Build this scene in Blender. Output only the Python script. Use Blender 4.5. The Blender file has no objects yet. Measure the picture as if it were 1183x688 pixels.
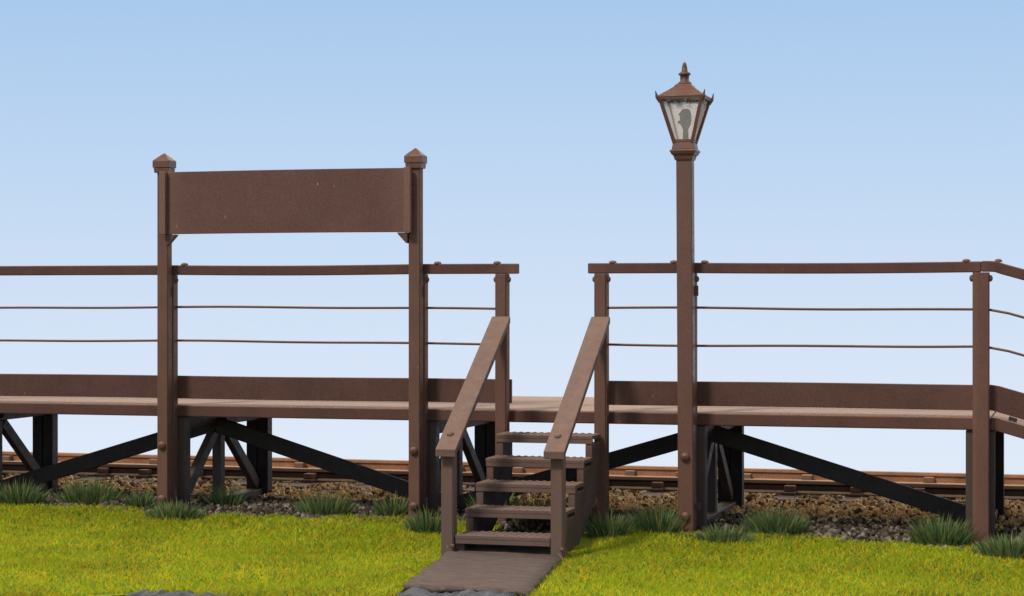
import bpy, bmesh, math, random
import numpy as np
from mathutils import Vector, Matrix

random.seed(7)
rng = np.random.default_rng(11)
scene = bpy.context.scene
COL = scene.collection

# ------------------------------------------------------------------ materials
def new_mat(name):
    m = bpy.data.materials.new(name)
    m.use_nodes = True
    nt = m.node_tree
    nt.nodes.clear()
    out = nt.nodes.new('ShaderNodeOutputMaterial')
    return m, nt, out

def nd(nt, kind, **kw):
    n = nt.nodes.new(kind)
    for k, v in kw.items():
        if k in n.inputs.keys():
            n.inputs[k].default_value = v
        else:
            setattr(n, k, v)
    return n

def ramp(nt, fac, stops, interp='LINEAR'):
    r = nt.nodes.new('ShaderNodeValToRGB')
    r.color_ramp.interpolation = interp
    els = r.color_ramp.elements
    while len(els) < len(stops):
        els.new(0.5)
    for e, (p, c) in zip(els, stops):
        e.position = p
        e.color = (*c, 1) if len(c) == 3 else c
    nt.links.new(fac, r.inputs['Fac'])
    return r.outputs['Color']

def mix(nt, fac, a, b, blend='MIX'):
    m = nt.nodes.new('ShaderNodeMix')
    m.data_type = 'RGBA'
    m.blend_type = blend
    for sock, v in ((m.inputs[0], fac), (m.inputs[6], a), (m.inputs[7], b)):
        if isinstance(v, (int, float)):
            sock.default_value = v
        elif isinstance(v, tuple):
            sock.default_value = (*v, 1)
        else:
            nt.links.new(v, sock)
    return m.outputs[2]

def noise(nt, vec, scale, detail=4, rough=.6, dist=0):
    n = nd(nt, 'ShaderNodeTexNoise', Scale=scale, Detail=detail, Roughness=rough, Distortion=dist)
    nt.links.new(vec, n.inputs['Vector'])
    return n.outputs['Fac']

def paint(name, base, dust_light, dust_light_amt=.8, rough=.5, var=.25, scratch=.5, spec=.4, grime=.0):
    """weathered matt paint: fine speckle, broad tone changes, dusty toplight painted on what faces up, scratches"""
    m, nt, out = new_mat(name)
    geo = nd(nt, 'ShaderNodeNewGeometry')
    pos = geo.outputs['Position']
    b = nd(nt, 'ShaderNodeBsdfPrincipled')
    b.inputs['Specular IOR Level'].default_value = spec
    dark = tuple(c * (1 - var) for c in base)
    lite = tuple(c * (1 + var) for c in base)
    col = ramp(nt, noise(nt, pos, 3.2, 5), [(.32, dark), (.68, lite)])
    sp = ramp(nt, noise(nt, pos, 85, 3, .8), [(.3, (.62, .62, .62)), (.7, (1.38, 1.38, 1.38))])
    col = mix(nt, 1.0, col, sp, 'MULTIPLY')
    # streaky grain
    mp = nd(nt, 'ShaderNodeMapping')
    mp.inputs['Scale'].default_value = (30, 30, 5)
    nt.links.new(pos, mp.inputs['Vector'])
    st = ramp(nt, noise(nt, mp.outputs['Vector'], 1.6, 3), [(.3, (.86, .86, .86)), (.7, (1.1, 1.1, 1.1))])
    col = mix(nt, .7, col, st, 'MULTIPLY')
    # upward faces paler: dustiness plus light from above put into the colour
    sep = nd(nt, 'ShaderNodeSeparateXYZ')
    nt.links.new(geo.outputs['Normal'], sep.inputs[0])
    up = nd(nt, 'ShaderNodeMapRange')
    up.inputs['From Min'].default_value = .25
    up.inputs['From Max'].default_value = .95
    nt.links.new(sep.outputs['Z'], up.inputs['Value'])
    dn = nd(nt, 'ShaderNodeMapRange')
    dn.inputs['From Min'].default_value = .25
    dn.inputs['From Max'].default_value = .7
    dn.inputs['To Min'].default_value = .55
    nt.links.new(noise(nt, pos, 14, 6, .7), dn.inputs['Value'])
    mul = nd(nt, 'ShaderNodeMath', operation='MULTIPLY')
    nt.links.new(up.outputs[0], mul.inputs[0])
    nt.links.new(dn.outputs[0], mul.inputs[1])
    mul2 = nd(nt, 'ShaderNodeMath', operation='MULTIPLY')
    nt.links.new(mul.outputs[0], mul2.inputs[0])
    mul2.inputs[1].default_value = dust_light_amt
    col = mix(nt, mul2.outputs[0], col, dust_light)
    # worn edges
    pt = ramp(nt, geo.outputs['Pointiness'], [(.52, (0, 0, 0)), (.60, (1, 1, 1))])
    col = mix(nt, nd_mul(nt, pt, .35), col, dust_light)
    # tiny pale scratches / specks
    v = nd(nt, 'ShaderNodeTexVoronoi', Scale=11.0)
    mp2 = nd(nt, 'ShaderNodeMapping')
    mp2.inputs['Rotation'].default_value = (.4, .6, .5)
    mp2.inputs['Scale'].default_value = (1, 1, .35)
    nt.links.new(pos, mp2.inputs['Vector'])
    nt.links.new(mp2.outputs['Vector'], v.inputs['Vector'])
    sc = ramp(nt, v.outputs['Distance'], [(.035, (1, 1, 1)), (.06, (0, 0, 0))])
    gate = ramp(nt, noise(nt, pos, 2.3, 2), [(.50, (0, 0, 0)), (.62, (1, 1, 1))])
    sg = mix(nt, 1.0, sc, gate, 'MULTIPLY')
    col = mix(nt, nd_mul(nt, sg, scratch), col, tuple(min(1, c * 1.35) for c in dust_light))
    if grime:
        sp3 = nd(nt, 'ShaderNodeSeparateXYZ')
        nt.links.new(pos, sp3.inputs[0])
        gm = nd(nt, 'ShaderNodeMapRange')
        gm.inputs['From Min'].default_value = .45
        gm.inputs['From Max'].default_value = -.05
        nt.links.new(sp3.outputs['Z'], gm.inputs['Value'])
        gn = mix(nt, 1.0, gm.outputs[0], ramp(nt, noise(nt, pos, 9, 5), [(.3, (.2, .2, .2)), (.7, (1, 1, 1))]), 'MULTIPLY')
        col = mix(nt, nd_mul(nt, gn, grime), col, (.10, .085, .085))
    nt.links.new(col, b.inputs['Base Color'])
    rr = ramp(nt, noise(nt, pos, 22, 4), [(.3, (rough - .1,) * 3), (.7, (rough + .15,) * 3)])
    nt.links.new(rr, b.inputs['Roughness'])
    bp = nd(nt, 'ShaderNodeBump', Strength=.25, Distance=.004)
    nt.links.new(noise(nt, pos, 120, 3, .7), bp.inputs['Height'])
    nt.links.new(bp.outputs['Normal'], b.inputs['Normal'])
    nt.links.new(b.outputs[0], out.inputs['Surface'])
    return m

def nd_mul(nt, sock, k):
    m = nd(nt, 'ShaderNodeMath', operation='MULTIPLY')
    nt.links.new(sock, m.inputs[0])
    m.inputs[1].default_value = k
    return m.outputs[0]

BROWN = paint('brown_paint', (.072, .0305, .0228), (.34, .18, .115), .9, .62, var=.22, spec=.22)
DECK = paint('deck_paint', (.11, .055, .040), (.43, .285, .205), 1.0, .7, spec=.2)
SIGNM = paint('sign_paint', (.092, .0385, .029), (.42, .26, .18), .6, .65, var=.12, spec=.22, scratch=.7)
STAIR = paint('stair_paint', (.082, .043, .033), (.31, .195, .138), .9, .62, grime=.5, spec=.22)
BLACK = paint('shaded_timber', (.019, .0128, .0108), (.085, .062, .05), .6, .55, var=.2, scratch=.15, spec=.3)  # the brown timber with the shade under the deck put into its colour
FOOT = paint('frame_timber', (.042, .024, .019), (.16, .11, .085), .7, .55, var=.2, scratch=.2)
RUST = paint('rusty_rail', (.27, .125, .06), (.55, .34, .20), .9, .6, var=.3, scratch=.3)
RUST_SHADED = paint('shaded_rusty_rail', (.038, .022, .016), (.62, .38, .22), 1.0, .7, var=.3, scratch=.2, spec=.2)  # near rail: deck's shadow put into a darker copy of the rust
CHAIR = paint('rusty_chair', (.075, .036, .022), (.46, .24, .13), .95, .7, var=.3, scratch=.2)
SLEEP = paint('sleeper_wood', (.15, .082, .06), (.26, .155, .11), .7, .8, var=.35)
LAMPM = paint('lamp_paint', (.072, .029, .0195), (.30, .14, .075), .6, .42, spec=.4)

def island_mat(name, stops, rough=.9, trans=0.0, noise_scale=1.2, tint=None, spec=.2, tip=None):
    m, nt, out = new_mat(name)
    geo = nd(nt, 'ShaderNodeNewGeometry')
    col = ramp(nt, geo.outputs['Random Per Island'], stops)
    big = ramp(nt, noise(nt, geo.outputs['Position'], noise_scale, 4), [(.3, (.78, .78, .78)), (.7, (1.18, 1.18, 1.18))])
    col = mix(nt, 1.0, col, big, 'MULTIPLY')
    if tint:
        f = ramp(nt, noise(nt, geo.outputs['Position'], noise_scale * 2.3, 3), [(.45, (0, 0, 0)), (.7, (1, 1, 1))])
        col = mix(nt, nd_mul(nt, f, .55), col, tint)
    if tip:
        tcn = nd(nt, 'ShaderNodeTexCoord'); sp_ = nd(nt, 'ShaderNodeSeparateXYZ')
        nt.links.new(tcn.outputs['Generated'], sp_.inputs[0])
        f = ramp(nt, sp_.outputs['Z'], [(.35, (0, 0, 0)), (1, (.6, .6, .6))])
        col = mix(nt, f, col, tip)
    b = nd(nt, 'ShaderNodeBsdfPrincipled', Roughness=rough)
    b.inputs['Specular IOR Level'].default_value = spec
    nt.links.new(col, b.inputs['Base Color'])
    if trans:
        t = nd(nt, 'ShaderNodeBsdfTranslucent')
        nt.links.new(col, t.inputs['Color'])
        ms = nd(nt, 'ShaderNodeMixShader')
        ms.inputs[0].default_value = trans
        nt.links.new(b.outputs[0], ms.inputs[1])
        nt.links.new(t.outputs[0], ms.inputs[2])
        nt.links.new(ms.outputs[0], out.inputs['Surface'])
    else:
        fine = noise(nt, geo.outputs['Position'], 60, 4, .7)
        bp = nd(nt, 'ShaderNodeBump', Strength=.6, Distance=.01)
        nt.links.new(fine, bp.inputs['Height'])
        nt.links.new(bp.outputs['Normal'], b.inputs['Normal'])
        nt.links.new(b.outputs[0], out.inputs['Surface'])
    return m

GRASS = island_mat('lawn_blades', [(0, (.05, .17, .035)), (.18, (.12, .33, .035)), (.36, (.40, .52, .03)), (.58, (.68, .67, .032)),
                                   (.78, (.80, .64, .03)), (.92, (.76, .42, .018)), (1, (.40, .17, .016))],
                   .75, .45, .9, tint=(.44, .56, .014))
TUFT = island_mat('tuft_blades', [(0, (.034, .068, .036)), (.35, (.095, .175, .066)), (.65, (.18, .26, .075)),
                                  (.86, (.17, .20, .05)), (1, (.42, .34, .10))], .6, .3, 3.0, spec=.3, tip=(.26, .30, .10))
STONE = island_mat('ballast_stone', [(0, (.10, .055, .025)), (.13, (.16, .09, .04)), (.22, (.55, .33, .14)), (.55, (.92, .58, .25)),
                                     (.82, (.98, .74, .40)), (1, (.75, .62, .46))], .95, 0, 2.0)
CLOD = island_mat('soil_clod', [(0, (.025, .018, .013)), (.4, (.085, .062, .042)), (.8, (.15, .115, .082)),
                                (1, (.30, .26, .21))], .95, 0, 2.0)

def ground_mat():
    m, nt, out = new_mat('earth')
    geo = nd(nt, 'ShaderNodeNewGeometry')
    pos = geo.outputs['Position']
    b = nd(nt, 'ShaderNodeBsdfPrincipled', Roughness=.95)
    b.inputs['Specular IOR Level'].default_value = .15
    col = ramp(nt, noise(nt, pos, 18, 8, .7), [(.3, (.035, .026, .018)), (.5, (.075, .055, .036)), (.75, (.16, .115, .07))])
    col = mix(nt, nd_mul(nt, noise(nt, pos, 1.5, 4), .5), col, (.045, .036, .028))
    nt.links.new(col, b.inputs['Base Color'])
    bp = nd(nt, 'ShaderNodeBump', Strength=1.0, Distance=.03)
    nt.links.new(noise(nt, pos, 30, 6, .7), bp.inputs['Height'])
    nt.links.new(bp.outputs['Normal'], b.inputs['Normal'])
    nt.links.new(b.outputs[0], out.inputs['Surface'])
    return m
EARTH = ground_mat()

def path_mat():
    m, nt, out = new_mat('path_board')
    geo = nd(nt, 'ShaderNodeNewGeometry')
    pos = geo.outputs['Position']
    mp = nd(nt, 'ShaderNodeMapping')
    mp.inputs['Scale'].default_value = (2.2, 14, 6)
    nt.links.new(pos, mp.inputs['Vector'])
    col = ramp(nt, noise(nt, mp.outputs['Vector'], 3.2, 7, .7, .6), [(.3, (.07, .045, .033)), (.5, (.135, .090, .066)), (.72, (.22, .155, .115))])
    sp = ramp(nt, noise(nt, pos, 90, 3, .7), [(.3, (.8, .8, .8)), (.7, (1.2, 1.2, 1.2))])
    col = mix(nt, 1.0, col, sp, 'MULTIPLY')
    b = nd(nt, 'ShaderNodeBsdfPrincipled', Roughness=.85)
    nt.links.new(col, b.inputs['Base Color'])
    bp = nd(nt, 'ShaderNodeBump', Strength=.6, Distance=.01)
    nt.links.new(noise(nt, mp.outputs['Vector'], 9, 6, .7), bp.inputs['Height'])
    nt.links.new(bp.outputs['Normal'], b.inputs['Normal'])
    nt.links.new(b.outputs[0], out.inputs['Surface'])
    return m
PATH = path_mat()

def rim_mat():
    m, nt, out = new_mat('torn_grey_rim')
    geo = nd(nt, 'ShaderNodeNewGeometry')
    pos = geo.outputs['Position']
    col = ramp(nt, noise(nt, pos, 7, 7, .7), [(.3, (.05, .048, .05)), (.5, (.12, .115, .12)), (.75, (.21, .20, .205))])
    b = nd(nt, 'ShaderNodeBsdfPrincipled', Roughness=.8)
    nt.links.new(col, b.inputs['Base Color'])
    bp = nd(nt, 'ShaderNodeBump', Strength=.9, Distance=.03)
    nt.links.new(noise(nt, pos, 16, 6, .7), bp.inputs['Height'])
    nt.links.new(bp.outputs['Normal'], b.inputs['Normal'])
    nt.links.new(b.outputs[0], out.inputs['Surface'])
    return m
RIM = rim_mat()

def glass_mat(clear, tl):
    m, nt, out = new_mat('milky_glass')
    geo = nd(nt, 'ShaderNodeNewGeometry')
    pos = geo.outputs['Position']
    sep = nd(nt, 'ShaderNodeSeparateXYZ')
    nt.links.new(pos, sep.inputs[0])
    mr = nd(nt, 'ShaderNodeMapRange')
    mr.inputs['From Min'].default_value = 3.165
    mr.inputs['From Max'].default_value = 3.20
    nt.links.new(sep.outputs['Z'], mr.inputs['Value'])
    g = ramp(nt, noise(nt, pos, 24, 4, .7), [(.44, (0, 0, 0)), (.50, (1, 1, 1))])
    green = mix(nt, 1.0, mr.outputs[0], g, 'MULTIPLY')
    smear = ramp(nt, noise(nt, pos, 9, 4), [(.3, (.78, .68, .60)), (.7, (.90, .84, .78))])
    col = mix(nt, nd_mul(nt, green, .9), smear, (.02, .085, .04))
    d = nd(nt, 'ShaderNodeBsdfPrincipled', Roughness=.25)
    nt.links.new(col, d.inputs['Base Color'])
    t2 = nd(nt, 'ShaderNodeBsdfTranslucent')
    nt.links.new(col, t2.inputs['Color'])
    tr = nd(nt, 'ShaderNodeBsdfTransparent')
    m0 = nd(nt, 'ShaderNodeMixShader')
    m0.inputs[0].default_value = tl
    nt.links.new(d.outputs[0], m0.inputs[1])
    nt.links.new(t2.outputs[0], m0.inputs[2])
    m1 = nd(nt, 'ShaderNodeMixShader')
    m1.inputs[0].default_value = clear
    nt.links.new(m0.outputs[0], m1.inputs[1])
    nt.links.new(tr.outputs[0], m1.inputs[2])
    nt.links.new(m1.outputs[0], out.inputs['Surface'])
    return m
GLASS = glass_mat(.66, .12)
GLASSM = glass_mat(.05, .8)
BULB = paint('bulb_grey', (.012, .009, .009), (.012, .010, .010), .3, .5, scratch=0)

# ------------------------------------------------------------------ mesh helpers
class MB:
    def __init__(self):
        self.v = []; self.f = []
    def add(self, vs, fs):
        o = len(self.v)
        self.v += [tuple(p) for p in vs]
        self.f += [tuple(i + o for i in f) for f in fs]
        return self
    def box(self, x0, x1, y0, y1, z0, z1):
        vs = [(x, y, z) for z in (z0, z1) for y in (y0, y1) for x in (x0, x1)]
        return self.add(vs, [(0, 2, 3, 1), (4, 5, 7, 6), (0, 1, 5, 4), (2, 6, 7, 3), (0, 4, 6, 2), (1, 3, 7, 5)])
    def sweep(self, pts, w, h, up=(0, 0, 1)):
        """rectangular bar along pts: h along 'up'-ish, w across"""
        pts = [Vector(p) for p in pts]
        rings = []
        for i, p in enumerate(pts):
            a = pts[max(0, i - 1)]; b = pts[min(len(pts) - 1, i + 1)]
            t = (b - a).normalized()
            side = t.cross(Vector(up)).normalized()
            u = side.cross(t).normalized()
            rings.append([p + side * (sx * w / 2) + u * (sz * h / 2) for sx, sz in ((-1, -1), (1, -1), (1, 1), (-1, 1))])
        vs = [q for r in rings for q in r]
        fs = []
        for i in range(len(rings) - 1):
            for k in range(4):
                a = i * 4 + k; b = i * 4 + (k + 1) % 4
                fs.append((a, b, b + 4, a + 4))
        n = len(vs) - 4
        fs += [(3, 2, 1, 0), (n, n + 1, n + 2, n + 3)]
        return self.add(vs, fs)
    def tube(self, pts, r, n=8):
        pts = [Vector(p) for p in pts]
        vs = []
        for i, p in enumerate(pts):
            a = pts[max(0, i - 1)]; b = pts[min(len(pts) - 1, i + 1)]
            t = (b - a).normalized()
            ref = Vector((0, 0, 1)) if abs(t.z) < .9 else Vector((0, 1, 0))
            s = t.cross(ref).normalized(); u = s.cross(t)
            rr = r[i] if isinstance(r, (list, tuple)) else r
            for k in range(n):
                an = 2 * math.pi * k / n
                vs.append(p + s * math.cos(an) * rr + u * math.sin(an) * rr)
        fs = []
        for i in range(len(pts) - 1):
            for k in range(n):
                a = i * n + k; b = i * n + (k + 1) % n
                fs.append((a, b, b + n, a + n))
        fs += [tuple(range(n))[::-1], tuple(range(len(vs) - n, len(vs)))]
        return self.add(vs, fs)
    def lathe(self, cx, cy, prof, n=20):
        vs = [(cx + r * math.cos(2 * math.pi * k / n), cy + r * math.sin(2 * math.pi * k / n), z) for r, z in prof for k in range(n)]
        fs = []
        for i in range(len(prof) - 1):
            for k in range(n):
                a = i * n + k; b = i * n + (k + 1) % n
                fs.append((a, b, b + n, a + n))
        fs += [tuple(range(n))[::-1], tuple(range(len(vs) - n, len(vs)))]
        return self.add(vs, fs)
    def dome(self, c, nrm, r, h, n=10):
        """bolt head: washer plus domed cap"""
        nrm = Vector(nrm).normalized()
        ref = Vector((0, 0, 1)) if abs(nrm.z) < .9 else Vector((1, 0, 0))
        s = nrm.cross(ref).normalized(); u = s.cross(nrm)
        prof = [(r, -.004), (r, h * .35), (r * .85, h * .68), (r * .55, h * .92), (r * .18, h)]
        vs = [Vector(c) + nrm * z + (s * math.cos(2 * math.pi * k / n) + u * math.sin(2 * math.pi * k / n)) * q
              for q, z in prof for k in range(n)]
        fs = []
        for i in range(len(prof) - 1):
            for k in range(n):
                a = i * n + k; b = i * n + (k + 1) % n
                fs.append((a, b, b + n, a + n))
        fs += [tuple(range(n))[::-1], tuple(range(len(vs) - n, len(vs)))]
        return self.add(vs, fs)
    def prism(self, poly, axis, a0, a1):
        """extrude polygon (two coords) along axis 'x' (poly is y,z) or 'y' (poly is x,z)"""
        mk = (lambda a, p: (a, p[0], p[1])) if axis == 'x' else (lambda a, p: (p[0], a, p[1]))
        n = len(poly)
        vs = [mk(a0, p) for p in poly] + [mk(a1, p) for p in poly]
        fs = [tuple(range(n))[::-1], tuple(range(n, 2 * n))]
        for k in range(n):
            b = (k + 1) % n
            fs.append((k, b, b + n, k + n))
        return self.add(vs, fs)
    def frustum(self, cx, cy, z0, hx0, hy0, z1, hx1, hy1):
        vs = [(cx + sx * hx0, cy + sy * hy0, z0) for sx, sy in ((-1, -1), (1, -1), (1, 1), (-1, 1))]
        vs += [(cx + sx * hx1, cy + sy * hy1, z1) for sx, sy in ((-1, -1), (1, -1), (1, 1), (-1, 1))]
        return self.add(vs, [(3, 2, 1, 0), (4, 5, 6, 7), (0, 1, 5, 4), (1, 2, 6, 5), (2, 3, 7, 6), (3, 0, 4, 7)])
    def build(self, name, mat, parent=None, bevel=.006, smooth=False, label=None):
        me = bpy.data.meshes.new(name)
        me.from_pydata(self.v, [], self.f)
        bm = bmesh.new(); bm.from_mesh(me)
        bmesh.ops.recalc_face_normals(bm, faces=bm.faces)
        bm.to_mesh(me); bm.free()
        me.materials.append(mat)
        o = bpy.data.objects.new(name, me)
        COL.objects.link(o)
        if smooth:
            for p in me.polygons: p.use_smooth = True
        if bevel:
            md = o.modifiers.new('bevel', 'BEVEL')
            md.width = bevel; md.segments = 2; md.limit_method = 'ANGLE'; md.angle_limit = math.radians(40)
        if parent:
            o.parent = parent
            o.matrix_parent_inverse = world_of(parent).inverted()
        if label: o['label'] = label
        return o

def world_of(o):
    m = o.matrix_basis.copy()
    if o.parent:
        m = world_of(o.parent) @ o.matrix_parent_inverse @ m
    return m

def thing(name, loc, label, cat, group=None):
    o = bpy.data.objects.new(name, None)
    o.empty_display_size = .2
    COL.objects.link(o)
    o.location = loc
    o['label'] = label; o['category'] = cat
    if group: o['group'] = group
    return o

def gz(x, y):
    """ground height: falls a little to the right and towards the viewer"""
    z = -.019 - .0105 * (x + 7.27)
    yy = np.asarray(y)
    z += -.075 * (np.clip(15.3 - yy, 0, 1.4)) - .015 * np.clip(13.9 - yy, 0, 4)
    return z

def wob(a):
    return random.uniform(-a, a)

# ------------------------------------------------------------------ ground
def grid_mesh(name, xs, ys, zf, mat, kind):
    vs = [(x, y, float(zf(x, y))) for y in ys for x in xs]
    nx = len(xs)
    fs = [(j * nx + i, j * nx + i + 1, (j + 1) * nx + i + 1, (j + 1) * nx + i) for j in range(len(ys) - 1) for i in range(nx - 1)]
    me = bpy.data.meshes.new(name); me.from_pydata(vs, [], fs)
    me.materials.append(mat)
    for p in me.polygons: p.use_smooth = True
    o = bpy.data.objects.new(name, me); COL.objects.link(o)
    o['kind'] = kind
    return o

def base_z(x, y):
    z = float(gz(x, y)) - .012
    if y > 16.2:
        z = z * max(0, 1 - (y - 16.2)) + (-.105) * min(1, y - 16.2)
    if y > 20.6:
        z = -.105 - (y - 20.6) * .62
    return z + .008 * math.sin(x * 3.1 + y * 2.3) * math.sin(y * 4.7 - x)

grid_mesh('ground', list(np.arange(-24, 16.1, .25)), list(np.arange(3, 25.6, .2)), base_z, EARTH, 'structure')

# path slab in front of the steps
mb = MB()
NY = 24
yv = np.linspace(12.42, 14.75, NY)
for i, y in enumerate(yv):
    sh = (14.0 - y) * .115
    x0 = -4.40 + sh + .012 * math.sin(i * 1.7); x1 = -3.56 + sh + .012 * math.sin(i * 2.3)
    n = 9
    for k in range(n):
        x = x0 + (x1 - x0) * k / (n - 1)
        yy = y + (0.035 * math.sin(k * 2.1) + .03 * math.sin(k * 5.3) if i == 0 else 0)
        mb.v.append((x, yy, float(gz(x, y)) + .022 + .004 * math.sin(k * 1.3 + i)))
for i in range(NY - 1):
    for k in range(8):
        a = i * 9 + k
        mb.f.append((a, a + 1, a + 10, a + 9))
po = mb.build('path', PATH, bevel=0, smooth=True)
sd = po.modifiers.new('thick', 'SOLIDIFY'); sd.thickness = .03; sd.offset = -1
po['kind'] = 'structure'

# torn grey rim of the ground along the front edge
def rim_y(x):
    x = np.asarray(x, dtype=float)
    return 11.42 + .42 * np.exp(-((x + 5.45) / .62) ** 4) + 1.0 * np.exp(-((x + 3.80) / .50) ** 8)
def rim_h(x):
    h = .0
    h += .030 * math.exp(-((x + 5.45) / .42) ** 4) * 1.15
    h += .042 * math.exp(-((x + 3.78) / .46) ** 6)
    h += .022 * math.exp(-((x + 4.98) / .03) ** 2) + .02 * math.exp(-((x + 5.12) / .05) ** 2)
    h += .008 * math.sin(x * 17) * math.sin(x * 5.3 + 1) + .005 * math.sin(x * 41) + .006 * math.sin(x * 97 + 2 * math.sin(x * 13))
    return h
RIM_PROF = [(-.62, -.10), (-.45, -.01), (-.25, .55), (-.08, .92), (0, 1.0), (.06, .9), (.10, .2), (.13, -.6)]
xs = np.arange(-9.5, 2.5, .018)
rag = 0.0
vs = []; fs = []
for x in xs:
    yc = float(rim_y(x)) + .02 * math.sin(x * 9) + .03 * math.sin(x * 3.1 + 2) + .012 * math.sin(x * 37)
    if random.random() < .16: rag = random.uniform(-.012, .016)
    h = rim_h(x) + rag
    for dy, k in RIM_PROF:
        vs.append((x, yc + dy, float(gz(x, yc)) - .015 + h * k + .006 * math.sin(x * 60 + dy * 40)))
n = len(RIM_PROF)
for i in range(len(xs) - 1):
    for k in range(n - 1):
        a = i * n + k
        fs.append((a, a + n, a + n + 1, a + 1))
m2 = MB(); m2.add(vs, fs)
ro = m2.build('ground_edge', RIM, bevel=0, smooth=False)
ro['kind'] = 'structure'

# ------------------------------------------------------------------ scatter helpers (one object each)
def mesh_np(name, verts, loops, starts, totals, mat, smooth=False):
    me = bpy.data.meshes.new(name)
    me.vertices.add(len(verts)); me.vertices.foreach_set('co', verts.astype(np.float32).ravel())
    me.loops.add(len(loops)); me.loops.foreach_set('vertex_index', loops.astype(np.int32))
    me.polygons.add(len(starts)); me.polygons.foreach_set('loop_start', starts.astype(np.int32))
    if smooth: me.polygons.foreach_set('use_smooth', np.ones(len(starts), dtype=bool))
    me.update(calc_edges=True); me.validate()
    me.materials.append(mat)
    o = bpy.data.objects.new(name, me); COL.objects.link(o)
    return o

def blades(name, base, height, width, lean, az, mat, bend=.5):
    """curved tapered blades: base (n,3), lean = sideways reach of tip, az = direction of lean"""
    n = len(base)
    d = np.stack([np.cos(az), np.sin(az), np.zeros(n)], 1)
    face = rng.uniform(0, 2 * np.pi, n)
    s = np.stack([np.cos(face), np.sin(face), np.zeros(n)], 1) * (width / 2)[:, None]
    up = np.array([0, 0, 1.0])
    mid = base + d * (lean * .35 * bend * 2)[:, None] + up * (height * .58)[:, None]
    tip = base + d * lean[:, None] + up * height[:, None]
    V = np.stack([base - s, base + s, mid + s * .75, mid - s * .75, tip], 1).reshape(-1, 3)
    o = np.arange(n)[:, None] * 5
    L = (o + np.array([0, 1, 2, 3, 3, 2, 4])[None]).ravel()
    st = (np.arange(n)[:, None] * 7 + np.array([0, 4])[None]).ravel()
    return mesh_np(name, V, L, st, None, mat)

# lawn
def lawn():
    n = 560000
    x = rng.uniform(-9.6, 1.6, n); y = rng.uniform(11.4, 15.5, n)
    back = 15.22 + .10 * np.sin(x * 2.1) + .06 * np.sin(x * 5.7 + 1) + .05 * np.sin(x * 13)
    p = np.clip((back - y) / .16, 0, 1)
    keep = rng.uniform(0, 1, n) < p ** .8
    sh = (14.0 - y) * .115
    el = .035 * np.sin(y * 7) + .02 * np.sin(y * 19) + rng.normal(0, .032, n)
    on_path = (x > -4.42 + sh + el) & (x < -3.56 + sh + el) & (y < 14.55)
    keep &= ~on_path
    under = (x > -4.36) & (x < -3.5) & (y > 14.5)
    keep &= ~(under & (rng.uniform(0, 1, n) < .985))
    front = rim_y(x) + .03 + .03 * np.sin(x * 4) + .02 * np.sin(x * 11)
    keep &= y > front
    x, y = x[keep], y[keep]; n = len(x)
    patch = .5 + .5 * np.sin(x * 4.1 + 1.3 * np.sin(y * 3.7)) * np.sin(y * 5.3 + 1.1 * np.sin(x * 2.9))
    h = rng.uniform(.020, .048, n) * (.85 + .35 * patch) * np.where(rng.uniform(0, 1, n) < .01, 1.6, 1)
    # right of the path the turf stands higher
    hump = np.exp(-((x + 3.1) / .35) ** 2) * np.exp(-((y - 13.4) / .9) ** 2)
    z = gz(x, y) - .005 + .035 * hump
    base = np.stack([x, y, z], 1)
    w = rng.uniform(.005, .0105, n)
    lean = h * rng.uniform(.15, 1.3, n)
    az = rng.uniform(0, 2 * np.pi, n)
    o = blades('lawn', base, h, w, lean, az, GRASS)
    o['label'] = 'short yellow green static grass covering the ground in front of the platform'
    o['category'] = 'grass'; o['kind'] = 'stuff'
lawn()

# turf sheet under the blades so that no bare earth shows between them
m, nt, out = new_mat('turf_base')
geo = nd(nt, 'ShaderNodeNewGeometry')
b = nd(nt, 'ShaderNodeBsdfPrincipled', Roughness=.95)
nt.links.new(ramp(nt, noise(nt, geo.outputs['Position'], 40, 5, .7), [(.35, (.20, .26, .015)), (.65, (.46, .46, .02))]), b.inputs['Base Color'])
nt.links.new(b.outputs[0], out.inputs['Surface'])
TURF = m
for (xa, xb) in ((-9.6, -4.45), (-3.35, 1.6)):
    pass
tv = []; tf = []
ysr = np.arange(11.5, 15.13, .1)
for side, (xa, xb) in enumerate(((-9.6, None), (None, 1.6))):
    o0 = len(tv)
    for y in ysr:
        sh = (14.0 - y) * .115
        a = xa if xa is not None else -3.54 + sh
        bb = xb if xb is not None else -4.44 + sh
        for k in range(30):
            x = a + (bb - a) * k / 29
            hump = math.exp(-((x + 3.1) / .35) ** 2) * math.exp(-((y - 13.4) / .9) ** 2)
            tv.append((x, max(y, float(rim_y(x)) + .02), float(gz(x, y)) + .006 + .035 * hump))
    for j in range(len(ysr) - 1):
        for k in range(29):
            a = o0 + j * 30 + k
            tf.append((a, a + 1, a + 31, a + 30))
tm = MB(); tm.add(tv, tf)
to = tm.build('turf_base', TURF, bevel=0, smooth=True)
to['kind'] = 'structure'

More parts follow.
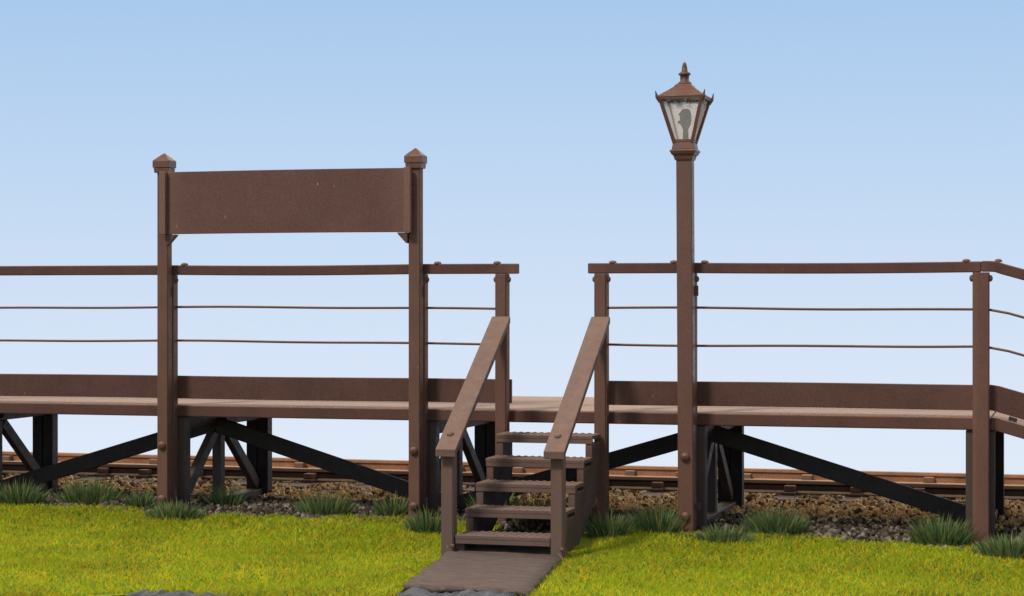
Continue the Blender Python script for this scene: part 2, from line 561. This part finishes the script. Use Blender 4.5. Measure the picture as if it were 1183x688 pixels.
# stones: deformed icosahedra
PHI = (1 + 5 ** .5) / 2
ICO = np.array([(-1, PHI, 0), (1, PHI, 0), (-1, -PHI, 0), (1, -PHI, 0), (0, -1, PHI), (0, 1, PHI), (0, -1, -PHI), (0, 1, -PHI),
                (PHI, 0, -1), (PHI, 0, 1), (-PHI, 0, -1), (-PHI, 0, 1)]) / math.sqrt(1 + PHI * PHI)
ICF = np.array([(0, 11, 5), (0, 5, 1), (0, 1, 7), (0, 7, 10), (0, 10, 11), (1, 5, 9), (5, 11, 4), (11, 10, 2), (10, 7, 6), (7, 1, 8),
                (3, 9, 4), (3, 4, 2), (3, 2, 6), (3, 6, 8), (3, 8, 9), (4, 9, 5), (2, 4, 11), (6, 2, 10), (8, 6, 7), (9, 8, 1)])
def stones(name, x, y, z, size, mat):
    n = len(x)
    q = rng.normal(size=(n, 4)); q /= np.linalg.norm(q, axis=1)[:, None]
    w, a, b_, c = q.T
    R = np.stack([1 - 2 * (b_ * b_ + c * c), 2 * (a * b_ - w * c), 2 * (a * c + w * b_),
                  2 * (a * b_ + w * c), 1 - 2 * (a * a + c * c), 2 * (b_ * c - w * a),
                  2 * (a * c - w * b_), 2 * (b_ * c + w * a), 1 - 2 * (a * a + b_ * b_)], 1).reshape(n, 3, 3)
    sc = rng.uniform(.6, 1.25, (n, 1, 3)) * size[:, None, None]
    P = ICO[None] * rng.uniform(.72, 1.2, (n, 12, 1)) * sc
    P = np.einsum('nij,nkj->nki', R, P) + np.stack([x, y, z], 1)[:, None, :]
    L = (np.arange(n)[:, None, None] * 12 + ICF[None]).ravel()
    st = np.arange(n * 20) * 3
    o = mesh_np(name, P.reshape(-1, 3), L, st, None, mat)
    o['kind'] = 'stuff'
    return o

SLEEPERS = [-.32 + .565 * k for k in range(-26, 9)]
def ballast():
    n = 70000
    x = rng.uniform(-13.5, 3.0, n); y = rng.uniform(16.0, 20.9, n)
    p = np.clip((y - 16.05 - .14 * np.sin(x * 3)) / .75, 0, 1)
    keep = rng.uniform(0, 1, n) < p
    dx = np.min(np.abs(x[:, None] - np.array(SLEEPERS)[None]), axis=1)
    on = (dx < .11) & (y > 17.8) & (y < 20.0)
    keep &= ~(on & (rng.uniform(0, 1, n) < .9))
    x, y = x[keep], y[keep]; n = len(x)
    size = rng.uniform(.010, .025, n) * np.where(rng.uniform(0, 1, n) < .08, 1.5, 1)
    h = np.interp(y, [16.0, 16.45, 17.3, 17.9, 20.0, 20.6, 20.9], [-.085, -.085, -.072, -.065, -.065, -.10, -.25])
    z = h + rng.uniform(-.02, .022, n) + .012 * np.sin(x * 6.3) * np.sin(y * 7.1)
    o = stones('ballast', x, y, z, size, STONE)
    o['label'] = 'tan crushed stone ballast around the rusty rails'; o['category'] = 'ballast'
ballast()
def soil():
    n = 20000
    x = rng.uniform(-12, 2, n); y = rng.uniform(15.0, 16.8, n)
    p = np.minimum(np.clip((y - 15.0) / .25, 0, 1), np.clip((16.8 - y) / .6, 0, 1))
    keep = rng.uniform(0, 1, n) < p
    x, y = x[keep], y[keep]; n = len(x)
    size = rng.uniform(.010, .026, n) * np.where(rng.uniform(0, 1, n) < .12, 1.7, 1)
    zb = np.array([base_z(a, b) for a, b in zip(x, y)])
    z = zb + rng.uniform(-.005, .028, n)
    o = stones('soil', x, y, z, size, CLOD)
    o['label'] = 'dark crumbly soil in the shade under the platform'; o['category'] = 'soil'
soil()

def grit():
    n = 420
    x = rng.uniform(-4.42, -3.45, n); y = rng.uniform(12.5, 14.3, n)
    k = rng.uniform(0, 1, n) < np.clip(np.abs((x + 3.98 - (14.0 - y) * .115)) / .42, .15, 1) ** 2
    k &= (x > -4.38 + (14.0 - y) * .115) & (x < -3.58 + (14.0 - y) * .115)
    x, y = x[k], y[k]
    o = stones('grit', x, y, gz(x, y) + .028, rng.uniform(.004, .009, len(x)), CLOD)
    o['label'] = 'small loose grit scattered along the sides of the brown path'; o['category'] = 'grit'
grit()

# ------------------------------------------------------------------ grass tufts
def tuft(x, y, w, d, h, n, label, seed):
    global rng
    rng = np.random.default_rng(seed)
    k_ = rng.uniform(.82, 1.15); h *= k_; w *= rng.uniform(.9, 1.1); n = int(n * rng.uniform(.8, 1.15))
    r = np.sqrt(rng.uniform(0, 1, n)); a = rng.uniform(0, 2 * np.pi, n)
    px = r * np.cos(a) * w * .5 * .72; py = r * np.sin(a) * d * .5 * .72
    hh = 1.10 * h * rng.uniform(.55, 1.08, n) * (1 - .50 * r ** 2)
    out = np.arctan2(py, px) + rng.normal(0, .5, n)
    lean = hh * (.12 + .75 * r ** 1.3) * rng.uniform(.5, 1.4, n)
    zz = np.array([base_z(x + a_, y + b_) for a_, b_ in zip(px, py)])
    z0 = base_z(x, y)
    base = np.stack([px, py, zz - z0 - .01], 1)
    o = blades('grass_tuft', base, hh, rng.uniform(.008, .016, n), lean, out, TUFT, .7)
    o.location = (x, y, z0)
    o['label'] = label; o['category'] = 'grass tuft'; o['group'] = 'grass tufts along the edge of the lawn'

TUFTS = [
    (-8.60, 15.30, .50, .34, .22, 520, 'dark green grass tuft cut by the left edge of the picture'),
    (-8.03, 15.45, .62, .36, .21, 620, 'broad dark green grass tuft left of the sign, under the low end of a brace'),
    (-7.53, 15.40, .28, .26, .19, 260, 'small grass tuft peeping out on the left side of the left sign post'),
    (-6.99, 14.90, .62, .34, .20, 560, 'pale tipped grass tuft in front of the foot of the left sign post'),
    (-6.93, 15.78, .30, .24, .20, 200, 'small dark grass tuft inside the trestle behind the left sign post'),
    (-5.90, 15.40, .50, .34, .22, 540, 'round dark green grass tuft standing alone under the middle of the sign'),
    (-5.34, 15.45, .34, .28, .19, 300, 'small grass tuft on the left side of the right sign post'),
    (-4.84, 14.85, .44, .32, .20, 400, 'grass tuft between the right sign post and the stair post'),
    (-4.53, 15.55, .36, .3, .26, 300, 'upright grass tuft behind the left stringer of the steps'),
    (-4.16, 15.45, .50, .3, .24, 460, 'dark grass tuft seen between the open treads of the steps'),
    (-3.78, 15.60, .40, .3, .24, 380, 'dark grass tuft behind the right newel of the steps'),
    (-3.44, 14.95, .40, .34, .24, 420, 'shaded grass tuft against the right side of the steps'),
    (-3.12, 15.22, .50, .34, .27, 560, 'tall dark grass tuft on the left side of the lamp post'),
    (-2.56, 14.95, .58, .34, .19, 560, 'lighter grass tuft at the right foot of the lamp post'),
    (-2.24, 15.36, .60, .34, .22, 600, 'broad dark grass tuft right of the lamp post, behind a lighter one'),
    (-1.00, 15.22, .48, .34, .24, 560, 'dark grass tuft on the left side of the corner post'),
    (-.50, 14.86, .58, .36, .21, 560, 'grass tuft right of the corner post, cut by the right edge of the picture'),
]
for i, t in enumerate(TUFTS):
    tuft(*t, seed=100 + i)

# ------------------------------------------------------------------ platform
BENTS = [-11.58, -9.41, -7.24, -5.07, -2.90, -.735]
plat = thing('railway_platform', (-5, 16.4, 0), 'long low brown timber railway platform on dark trestle supports', 'platform')
XL, XR = -13.2, -.66
dk = MB()
ys = np.linspace(15.451, 17.62, 11)
for a, b in zip(ys[:-1], ys[1:]):
    dk.box(XL, XR, a + .002, b - .002, .806, .838 + wob(.0012))
dk.build('deck', DECK, plat, .005)
fb = MB()
xsb = np.linspace(XL, XR, 26)
fb.sweep([(x, 15.4245 + .0006 * math.sin(x * 1.9), .7895) for x in xsb], .048, .095)
fb.build('edge_beam', BROWN, plat, .010)
bb = MB(); bb.box(XL, XR, 17.53, 17.59, .742, .804); bb.build('edge_beam', BROWN, plat, .006)

def grooved_post(mb, x0, x1, y0, y1, z0, z1, g=.010, side=.018):
    """post with a raised face strip: a narrower, prouder front slab on a full-width core"""
    mb.box(x0, x1, y0 + g, y1, z0, z1)
    mb.box(x0 + side, x1 - side * .5, y0, y0 + g + .004, z0 + .001, z1 - .001)
    return mb

def trestle(x):
    z0 = -.12
    cb = MB()
    # cross beam under the deck, tapering hip plate
    cb.box(x - .045, x + .045, 15.53, 17.28, .62, .741)
    fr = cb.build('support_frame', FOOT, plat, .006)
    for (ya, yb) in ((15.425, 15.525), (17.18, 17.29)):
        p = MB()
        p.box(x - .105, x - .004, ya, yb, z0, .738)
        p.box(x + .004, x + .105, ya, yb, z0, .738)
        p.box(x - .075, x + .075, ya + .02, yb - .02, z0, .736)
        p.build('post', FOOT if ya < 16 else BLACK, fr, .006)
    c = MB(); c.box(x - .05, x + .03, 16.30, 16.40, z0, .615); c.build('centre_post', BLACK if False else FOOT, fr, .006)
    for sgn, yf in ((-1, 15.58), (1, 17.14)):
        d = MB()
        d.sweep([(x + .005 * sgn, 16.35 + sgn * .07, .60), (x + .005 * sgn, yf, .03)], .06, .10, up=(1, 0, 0) if False else (0, 0, 1))
        d.build('diagonal_brace', FOOT, fr, .006)
    s = MB(); s.box(x - .06, x + .06, 15.55, 17.25, z0 - .02, -.01); s.build('ground_sill', FOOT, fr, .006)
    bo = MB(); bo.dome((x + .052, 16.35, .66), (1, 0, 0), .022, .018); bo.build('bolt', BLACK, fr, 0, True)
for x in BENTS:
    trestle(x)
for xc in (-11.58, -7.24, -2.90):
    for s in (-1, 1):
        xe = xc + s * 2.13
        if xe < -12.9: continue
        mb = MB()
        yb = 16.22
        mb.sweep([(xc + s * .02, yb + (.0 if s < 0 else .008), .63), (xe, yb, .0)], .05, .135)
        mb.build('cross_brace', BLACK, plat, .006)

# ------------------------------------------------------------------ railings
def bolt_part(parent, pts, mat=BROWN, r=.024, h=.022):
    for c, n in pts:
        m_ = MB(); m_.dome(c, n, r, h); m_.build('bolt', mat, parent, 0, True)

def railing(name, label, x0, x1, posts, rail_x, bolts_top, k0, k1, wires, sag):
    t = thing(name, ((x0 + x1) / 2, 15.35, 0), label, 'railing', 'railings along the front of the platform')
    for (px, w) in posts:
        p = MB(); grooved_post(p, px - w / 2, px + w / 2, 15.30, 15.398, -.12, 1.909)
        po_ = p.build('fence_post', BROWN, t, .005)
        bolt_part(po_, [((px + w / 2, 15.35, 1.865), (1, 0, 0)), ((px - w / 2, 15.35, 1.865), (-1, 0, 0))], r=.024, h=.022)
    xs = np.linspace(rail_x[0], rail_x[1], max(8, int((rail_x[1] - rail_x[0]) / .15)))
    r = MB(); r.sweep([(x, 15.35, 1.95 + sag(x)) for x in xs], .088, .08)
    tr = r.build('top_rail', BROWN, t, .008)
    bolt_part(tr, [((bx, 15.33, 1.99 + sag(bx)), (0, 0, 1)) for bx in bolts_top], r=.03, h=.02)
    for zw in (1.640, 1.362):
        xs = np.linspace(wires[0], wires[1], 60)
        ph = random.uniform(0, 6)
        w_ = MB(); w_.tube([(x, 15.352, zw + .006 * math.sin(x * 1.1 + ph) + .003 * math.sin(x * 3.3 + ph * 2)) for x in xs], .0095, 8)
        w_.build('wire', BROWN, t, 0, True)
    xs = np.linspace(k0, k1, max(6, int((k1 - k0) / .3)))
    kb = MB(); kb.sweep([(x, 15.418, .985 + .002 * math.sin(x * 2.2)) for x in xs], .032, .188)
    kb.build('kickboard', BROWN, t, .005)
    return t

railing('platform_railing', 'brown post and rail fence with two wires left of the steps', -13.0, -4.27,
        [(-12.96, .1), (-11.58, .1), (-9.41, .1), (-7.24, .1), (-5.07, .1), (-4.394, .096)],
        (-13.05, -4.265), (-9.33, -7.10, -4.92, -4.43, -11.5), -13.1, -4.335, (-13.0, -4.35),
        lambda x: -.014 * max(0, math.sin((x + 7.24) / 2.17 * math.pi)) ** 1 if x < -7.24 else -.008 * max(0, math.sin((x + 7.24) / 2.17 * math.pi)))
railing('platform_railing', 'brown post and rail fence with two wires right of the steps', -3.69, -.72,
        [(-3.594, .100), (-2.90, .1)],
        (-3.694, -.7245), (-3.50, -3.02, -2.78, -.83), -3.645, -.735, (-3.6, -.72),
        lambda x: -.007 * math.sin(max(0, (x + 2.9)) / 2.17 * math.pi))

# corner post belongs to the right-hand railing: add it there
rt = [o for o in COL.objects if o.name.startswith('platform_railing')][-1]
cp = MB()
zc0, zc1 = -.16, 1.909
cp.box(-.785, -.665, 15.312, 15.398, zc0, zc1)
cp.prism([(-.781, 15.313), (-.745, 15.296), (-.669, 15.300), (-.666, 15.313)], 'x', 0, 0) if False else None
poly = [(-.784, 15.314), (-.750, 15.296), (-.670, 15.300), (-.666, 15.314)]
n = 4
cp.add([(a, b, zc0 + .001) for a, b in poly] + [(a, b, zc1 - .001) for a, b in poly],
       [(0, 1, 2, 3)[::-1], (4, 5, 6, 7), (0, 1, 5, 4), (1, 2, 6, 5), (2, 3, 7, 6), (3, 0, 4, 7)])
cpo = cp.build('fence_post', BROWN, rt, .003)
bolt_part(cpo, [((-.785, 15.35, 1.865), (-1, 0, 0)), ((-.665, 15.35, 1.865), (1, 0, 0))], r=.026, h=.024)

# ------------------------------------------------------------------ ramp down to the right
SL = .285
def rz(x): return -SL * max(0, x + .64)
ramp_t = thing('access_ramp', (.9, 16.4, -.1), 'brown timber ramp sloping down from the right end of the platform', 'ramp')
XE = 2.55
d = MB()
for a, b in zip(ys[:-1], ys[1:]):
    xs = np.linspace(-.655, XE, 8)
    ym = (a + b) / 2
    d.sweep([(x, ym, .822 + rz(x)) for x in xs], (b - a) - .004, .032)
d.build('deck', DECK, ramp_t, .004)
for y, zc, hh in ((15.4245, .7895, .095), (17.56, .771, .064)):
    e = MB(); e.sweep([(-.657, y, zc), (-.62, y, zc - .001), (XE, y, zc + rz(XE))], .048, hh); e.build('edge_beam', BROWN, ramp_t, .005)
for x in (.55, 1.7):
    for y in (15.47, 17.23):
        p = MB(); p.box(x - .09, x + .09, y - .05, y + .05, -.25, .735 + rz(x + .09)); p.build('post', FOOT, ramp_t, .006)
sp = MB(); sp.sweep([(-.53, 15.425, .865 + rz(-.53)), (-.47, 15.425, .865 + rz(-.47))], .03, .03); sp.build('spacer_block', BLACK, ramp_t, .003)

rr = thing('platform_railing', (.9, 15.35, -.1), 'brown railing sloping down beside the ramp right of the corner post', 'railing', 'railings along the front of the platform')
r = MB(); xs = [-.722, -.66, -.62, -.56] + list(np.linspace(-.4, XE, 10))
r.sweep([(x, 15.35, 1.953 + (rz(x) if x > -.6 else (rz(-.62) * .5 if x > -.63 else 0))) for x in xs], .088, .08)
tr = r.build('top_rail', BROWN, rr, .008)
bolt_part(tr, [((-.60, 15.34, 1.988), (0, 0, 1))], r=.028, h=.02)
for zw in (1.640, 1.362):
    w_ = MB(); w_.tube([(x, 15.352, zw + rz(x)) for x in np.linspace(-.70, XE, 20)], .0095, 8); w_.build('wire', BROWN, rr, 0, True)
k = MB(); k.sweep([(x, 15.418, .985 + rz(x)) for x in (-.728, -.66, -.62, .3, 1.2, XE)], .032, .188); k.build('kickboard', BROWN, rr, .005)
for x in (.9, XE - .05):
    p = MB(); grooved_post(p, x - .05, x + .05, 15.30, 15.398, -.3, 1.909 + rz(x + .05)); p.build('fence_post', BROWN, rr, .005)

# ------------------------------------------------------------------ station sign
sg = thing('station_sign', (-6.16, 15.25, 0), 'blank brown station name board between two tall capped posts', 'sign')
for x in (-7.24, -5.075):
    p = MB(); grooved_post(p, x - .048, x + .048, 15.20, 15.288, -.13, 2.75, g=.008, side=.006)
    po_ = p.build('post', BROWN, sg, .005)
    c = MB()
    cy = 15.244
    c.frustum(x, cy, 2.742, .062, .062, 2.782, .067, .067)
    c.frustum(x, cy, 2.784, .073, .073, 2.842, .073, .073)
    c.frustum(x, cy, 2.8425, .072, .072, 2.905, .004, .004)
    c.build('cap', LAMPM, po_, .005)
    bolt_part(sg, [((x, 15.20, .515), (0, -1, 0)), ((x, 15.20, .078), (0, -1, 0))], BROWN, .034, .034)
    m_ = MB(); m_.box(x - .062, x + .066, 15.283, 15.304, 1.735, 1.815); m_.build('clamp', BROWN, sg, .004)
    m_ = MB(); m_.box(x - .06, x + .085, 15.283, 15.304, .06, .14); m_.build('clamp', FOOT, sg, .004)
bd = MB()
xs = np.linspace(-7.215, -5.10, 14)
bd.sweep([(x, 15.182, 2.492 + .003 * math.sin((x + 7.2) * 1.5)) for x in xs], .030, .506)
bd.build('board', SIGNM, sg, .004)
for xa, xb in ((-7.232, -7.176), (-5.135, -5.082)):
    b_ = MB(); b_.box(xa, xb, 15.122, 15.167, 2.236, 2.748); b_.build('batten', SIGNM, sg, .004)
for s, x in ((1, -7.191), (-1, -5.124)):
    b_ = MB(); b_.prism([(x, 2.236), (x + s * .085, 2.236), (x + s * .075, 2.222), (x + s * .012, 2.155), (x, 2.150)], 'y', 15.175, 15.235)
    b_.build('bracket', BROWN, sg, .003)

# ------------------------------------------------------------------ lamp
LX, LY = -2.90, 15.236
lp = thing('street_lamp', (LX, LY, -.07), 'tall brown lamp post with a four sided glass lantern right of the steps', 'street lamp')
p = MB(); grooved_post(p, LX - .060, LX + .060, LY - .056, LY + .055, -.14, 2.79, g=.006, side=.008); p.build('post', LAMPM, lp, .006)
c = MB()
c.frustum(LX, LY, 2.765, .066, .066, 2.80, .078, .078)
c.frustum(LX, LY, 2.801, .082, .082, 2.825, .098, .098)
c.frustum(LX, LY, 2.826, .100, .100, 2.845, .100, .100)
c.frustum(LX, LY, 2.846, .088, .088, 2.90, .078, .078)
c.build('collar', LAMPM, lp, .005)
zb, zt, hb, ht = 2.90, 3.237, .068, .162
fr = MB()
for sx in (-1, 1):
    for sy in (-1, 1):
        fr.sweep([(LX + sx * hb, LY + sy * hb, zb - .005), (LX + sx * ht, LY + sy * ht, zt)], .026, .026, up=(0, 1, 0))
        # horn at each upper corner
        a = Vector((LX + sx * (ht - .005), LY + sy * (ht - .005), zt - .03)); e = Vector((LX + sx * (ht + .026), LY + sy * (ht + .026), zt + .048))
        fr.tube([a, a.lerp(e, .45) + Vector((sx * .008, sy * .008, -.004)), e], [.018, .013, .003], 6)
for s in (-1, 1):
    fr.sweep([(LX - ht, LY + s * ht, zt - .004), (LX + ht, LY + s * ht, zt - .004)], .024, .022)
    fr.sweep([(LX + s * ht, LY - ht, zt - .004), (LX + s * ht, LY + ht, zt - .004)], .022, .020)
    fr.sweep([(LX - hb, LY + s * hb, zb + .012), (LX + hb, LY + s * hb, zb + .012)], .024, .022)
    fr.sweep([(LX + s * hb, LY - hb, zb + .012), (LX + s * hb, LY + hb, zb + .012)], .022, .020)
fr.build('lantern_frame', LAMPM, lp, .003)
for sx, sy in ((0, -1), (1, 0), (0, 1), (-1, 0)):
    g = MB()
    vs = []
    for z, h in ((zb + .01, hb), (zt - .01, ht)):
        for e in (-1, 1):
            if sx: vs.append((LX + sx * (h - .004), LY + e * (h - .004), z))
            else: vs.append((LX + e * (h - .004), LY + sy * (h - .004), z))
    g.add(vs, [(0, 1, 3, 2)])
    g.build('glass_pane', GLASS if sy == -1 else GLASSM, lp, 0)
rf = MB()
prof = [(.178, 3.236), (.178, 3.248), (.146, 3.270), (.105, 3.298), (.070, 3.326), (.056, 3.345)]
for (r0, z0), (r1, z1) in zip(prof[:-1], prof[1:]):
    rf.frustum(LX, LY, z0, r0, r0, z1 - .0005, r1, r1)
rf.build('roof', LAMPM, lp, .003)
fi = MB(); fi.lathe(LX, LY, [(.056, 3.343), (.050, 3.360), (.036, 3.368), (.034, 3.395), (.036, 3.412), (.046, 3.416), (.048, 3.426), (.040, 3.434), (.026, 3.442), (.021, 3.47), (.016, 3.492), (.013, 3.506), (.004, 3.514)], 20)
fi.build('finial', LAMPM, lp, 0, True)
bu = MB(); bu.lathe(LX + .006, LY, [(.023, 2.89), (.022, 2.97), (.020, 3.0), (.030, 3.02), (.041, 3.045), (.045, 3.085), (.043, 3.122), (.034, 3.148), (.012, 3.160)], 16)
bu.tube([(LX - .03, LY, 3.055), (LX - .052, LY, 3.062)], [.016, .009], 8)
bu.tube([(LX - .03, LY, 3.12), (LX - .048, LY, 3.116)], [.014, .008], 8)
bu.build('bulb', BULB, lp, 0, True)
bolt_part(lp, [((LX, LY - .056, .515), (0, -1, 0)), ((LX, LY - .056, .064), (0, -1, 0))], LAMPM, .036, .036)
m_ = MB(); m_.box(LX - .078, LX + .086, 15.286, 15.304, 1.735, 1.815); m_.build('clamp', BROWN, lp, .004)
m_ = MB(); m_.box(LX - .07, LX + .095, 15.286, 15.304, .10, .16); m_.build('clamp', FOOT, lp, .004)

lp.rotation_euler = (0, -.0055, 0)      # the post leans a touch to the left

# ------------------------------------------------------------------ steps
st = thing('staircase', (-3.95, 14.6, -.1), 'brown open tread wooden steps with two sloping handrails up to the platform', 'steps')
TX0, TX1 = -4.350, -3.584
for i in range(5):
    y0 = 13.935 + .267 * i; zt_ = .019 + .1635 * i
    x0, x1 = (TX0, TX1) if i else (-4.342, -3.637)
    t_ = MB()
    t_.box(x0, x1, y0, y0 + .275, zt_ - .028, zt_)
    t_.box(x0 + .002, x1 - .002, y0 + .003, y0 + .032, zt_ - .062, zt_ - .029)
    nx = int((x1 - x0) / .052)
    for a in range(nx):
        for q in range(6):
            cx = x0 + (a + .5) * (x1 - x0) / nx; cy = y0 + .022 + q * .046
            t_.frustum(cx, cy, zt_ - .001, .016, .013, zt_ + .006, .010, .008)
    t_.build('tread', STAIR, st, .003)
def stringer(xa, xb):
    poly = [(14.0, -.19), (14.0, -.03 + .0)]
    for i in range(1, 5):
        y0 = 13.935 + .267 * i + .012; z = .019 + .1635 * i - .0635
        poly += [(y0, z - .1635 + .001), (y0, z)] if i > 1 else [(14.0, -.045), (y0, -.045), (y0, z)]
    poly += [(15.285, .019 + .1635 * 4 - .0635), (15.285, .24), (15.18, .20), (14.42, -.20)]
    clean = []
    for p_ in poly:
        if not clean or (abs(p_[0] - clean[-1][0]) + abs(p_[1] - clean[-1][1])) > .002: clean.append(p_)
    s_ = MB(); s_.prism(clean, 'x', xa, xb)
    return s_.build('stringer', STAIR, st, .004)
stringer(-4.346, -4.292); stringer(-3.642, -3.590)
for xa, xb in ((-4.446, -4.350), (-3.632, -3.540)):
    p = MB(); grooved_post(p, xa, xb, 13.92, 14.012, -.20, .70 - .028, g=.008, side=.012); p.build('newel_post', STAIR, st, .006)
    bolt_part(st, [((xb - .006, 13.92, -.06), (0, -1, 0))], STAIR, .016, .012)
SLOPE = (1.578 - .640) / (15.3 - 13.85)
for xc in (-4.388, -3.588):
    h_ = MB()
    off = .026
    def P(y): return (xc, y, .640 - off + SLOPE * (y - 13.85))
    th = .046
    ring = []
    vs = []
    for y in np.linspace(13.85, 15.298, 8):
        zc = .640 + SLOPE * (y - 13.85) + .002 * math.sin(y * 3)
        for sx, dz in ((-1, -.055), (1, -.055), (1, 0), (-1, 0)):
            vs.append((xc + sx * .076, y, zc + dz))
    fs = []
    for i in range(7):
        for q in range(4):
            a = i * 4 + q; b_ = i * 4 + (q + 1) % 4
            fs.append((a, b_, b_ + 4, a + 4))
    fs += [(3, 2, 1, 0), (28, 29, 30, 31)]
    h_.add(vs, fs)
    # thin moulding under the rail
    for i_ in range(1):
        h_.sweep([(xc, 13.868, .640 - .055 - .008 + SLOPE * .018), (xc, 15.295, .640 - .055 - .008 + SLOPE * 1.445)], .128, .020)
    hr = h_.build('handrail', STAIR, st, .007)
    nrm = (0, -SLOPE, 1)
    bolt_part(hr, [((xc - .01, 14.0, .640 + SLOPE * .15), nrm)], STAIR, .026, .018)
s_ = MB(); s_.box(-4.288, -3.646, 14.30, 14.36, -.17, -.10); s_.build('stretcher', STAIR, st, .005)

# ------------------------------------------------------------------ track
tk = thing('railway_track', (-5, 18.8, -.1), 'rusty narrow gauge railway track on sleepers behind the platform', 'track')
def rail(y, mat):
    r = MB()
    prof = [(-.052, -.038), (.052, -.038), (.052, -.028), (.010, -.012), (.010, .045), (.027, .052), (.027, .078), (.022, .083), (-.022, .083), (-.027, .078), (-.027, .052), (-.010, .045), (-.010, -.012), (-.052, -.028)]
    r.prism([(y + a, b) for a, b in prof], 'x', -15.5, 4.8)
    r.build('rail', mat, tk, .002)
rail(18.28, RUST_SHADED); rail(19.43, RUST)
first = None
for k, x in enumerate(SLEEPERS):
    if first is None:
        s = MB(); s.box(-.105, .105, 17.80, 19.95, -.17, -.042)
        so = s.build('sleeper', SLEEP, None, .008)
        so.location = (x, 0, 0); so.parent = tk; so.matrix_parent_inverse = tk.matrix_basis.inverted()
        kids = []
        for y, s_ in ((18.28, -1), (18.28, 1), (19.43, -1), (19.43, 1)):
            c = MB()
            ya, yb = sorted((y + s_ * .012, y + s_ * .125))
            c.box(-.056, .056, ya, yb, -.040, -.012)
            yc, yd = sorted((y + s_ * .0105, y + s_ * .085))
            c.box(-.050, .050, yc, yd, -.011, .042)
            co = c.build('rail_chair', CHAIR, None, .008)
            co.parent = so
            kids.append(co)
        first = so
    else:
        so = first.copy(); COL.objects.link(so); so.location = (x + wob(.02), wob(.05), wob(.004))
        so.rotation_euler = (0, 0, wob(.004))
        for c in kids:
            cc = c.copy(); COL.objects.link(cc); cc.parent = so

# ------------------------------------------------------------------ light and sky
EL, AZ = 47, 27            # sun height; degrees left of the camera-facing side
el, az = math.radians(EL), math.radians(AZ)
sdir = Vector((-math.sin(az) * math.cos(el), -math.cos(az) * math.cos(el), math.sin(el)))
L = bpy.data.lights.new('sun', 'SUN')
L.energy = 2.5; L.angle = math.radians(10); L.color = (1, .95, .88)
so = bpy.data.objects.new('sun', L); COL.objects.link(so)
so.rotation_euler = sdir.to_track_quat('Z', 'Y').to_euler()
so.location = sdir * 30

w = bpy.data.worlds.new('World'); scene.world = w
w.use_nodes = True
nt = w.node_tree; nt.nodes.clear()
out = nt.nodes.new('ShaderNodeOutputWorld')
tc = nd(nt, 'ShaderNodeTexCoord')
sep = nd(nt, 'ShaderNodeSeparateXYZ'); nt.links.new(tc.outputs['Generated'], sep.inputs[0])
mr = nd(nt, 'ShaderNodeMapRange'); mr.inputs['From Min'].default_value = -.5; mr.inputs['From Max'].default_value = .5
nt.links.new(sep.outputs['Z'], mr.inputs['Value'])
P = lambda z: z + .5
sky_and_fill = ramp(nt, mr.outputs[0], [(P(-.5), (.30, .31, .33)), (P(-.18), (.72, .79, .90)), (P(-.077), (.745, .825, .95)), (P(0), (.63, .75, .918)),
                                (P(.075), (.50, .665, .885)), (P(.147), (.39, .58, .84)), (P(.26), (.50, .63, .80)), (P(.38), (.66, .70, .76)), (P(.5), (.66, .69, .74))])
# unseen glow added high beyond the platform to light the ballast
hz = nd(nt, 'ShaderNodeMapRange', interpolation_type='SMOOTHSTEP'); hz.inputs['From Min'].default_value = .17; hz.inputs['From Max'].default_value = .34
nt.links.new(sep.outputs['Z'], hz.inputs['Value'])
hy = nd(nt, 'ShaderNodeMapRange', interpolation_type='SMOOTHSTEP'); hy.inputs['From Min'].default_value = -.1; hy.inputs['From Max'].default_value = .6
nt.links.new(sep.outputs['Y'], hy.inputs['Value'])
hm = nd(nt, 'ShaderNodeMath', operation='MULTIPLY'); nt.links.new(hz.outputs[0], hm.inputs[0]); nt.links.new(hy.outputs[0], hm.inputs[1])
sky_and_fill = mix(nt, hm.outputs[0], sky_and_fill, (2.3, 2.1, 1.85))
bg1 = nd(nt, 'ShaderNodeBackground'); bg1.inputs['Strength'].default_value = 1.0
nt.links.new(sky_and_fill, bg1.inputs['Color'])
sky = nd(nt, 'ShaderNodeTexSky'); sky.sky_type = 'NISHITA'; sky.sun_disc = False
sky.sun_elevation = el; sky.sun_rotation = math.atan2(sdir.x, sdir.y)
bg2 = nd(nt, 'ShaderNodeBackground'); bg2.inputs['Strength'].default_value = .10
nt.links.new(sky.outputs[0], bg2.inputs['Color'])
up = nd(nt, 'ShaderNodeMapRange'); up.inputs['From Min'].default_value = .45; up.inputs['From Max'].default_value = .95
nt.links.new(sep.outputs['Z'], up.inputs['Value'])
mx = nd(nt, 'ShaderNodeMixShader')
nt.links.new(up.outputs[0], mx.inputs[0]); nt.links.new(bg1.outputs[0], mx.inputs[1]); nt.links.new(bg2.outputs[0], mx.inputs[2])
nt.links.new(mx.outputs[0], out.inputs['Surface'])

# ------------------------------------------------------------------ camera
cam = bpy.data.cameras.new('camera')
cam.sensor_width = 36; cam.lens = 2348 / 1183 * 36
cam.clip_end = 500
co = bpy.data.objects.new('camera', cam); COL.objects.link(co)
co.location = (0, 0, 1.72)
co.rotation_euler = (math.radians(90), 0, math.radians(15.7))
scene.camera = co
scene.view_settings.view_transform = 'Standard'
scene.view_settings.look = 'None'
scene.view_settings.exposure = 0
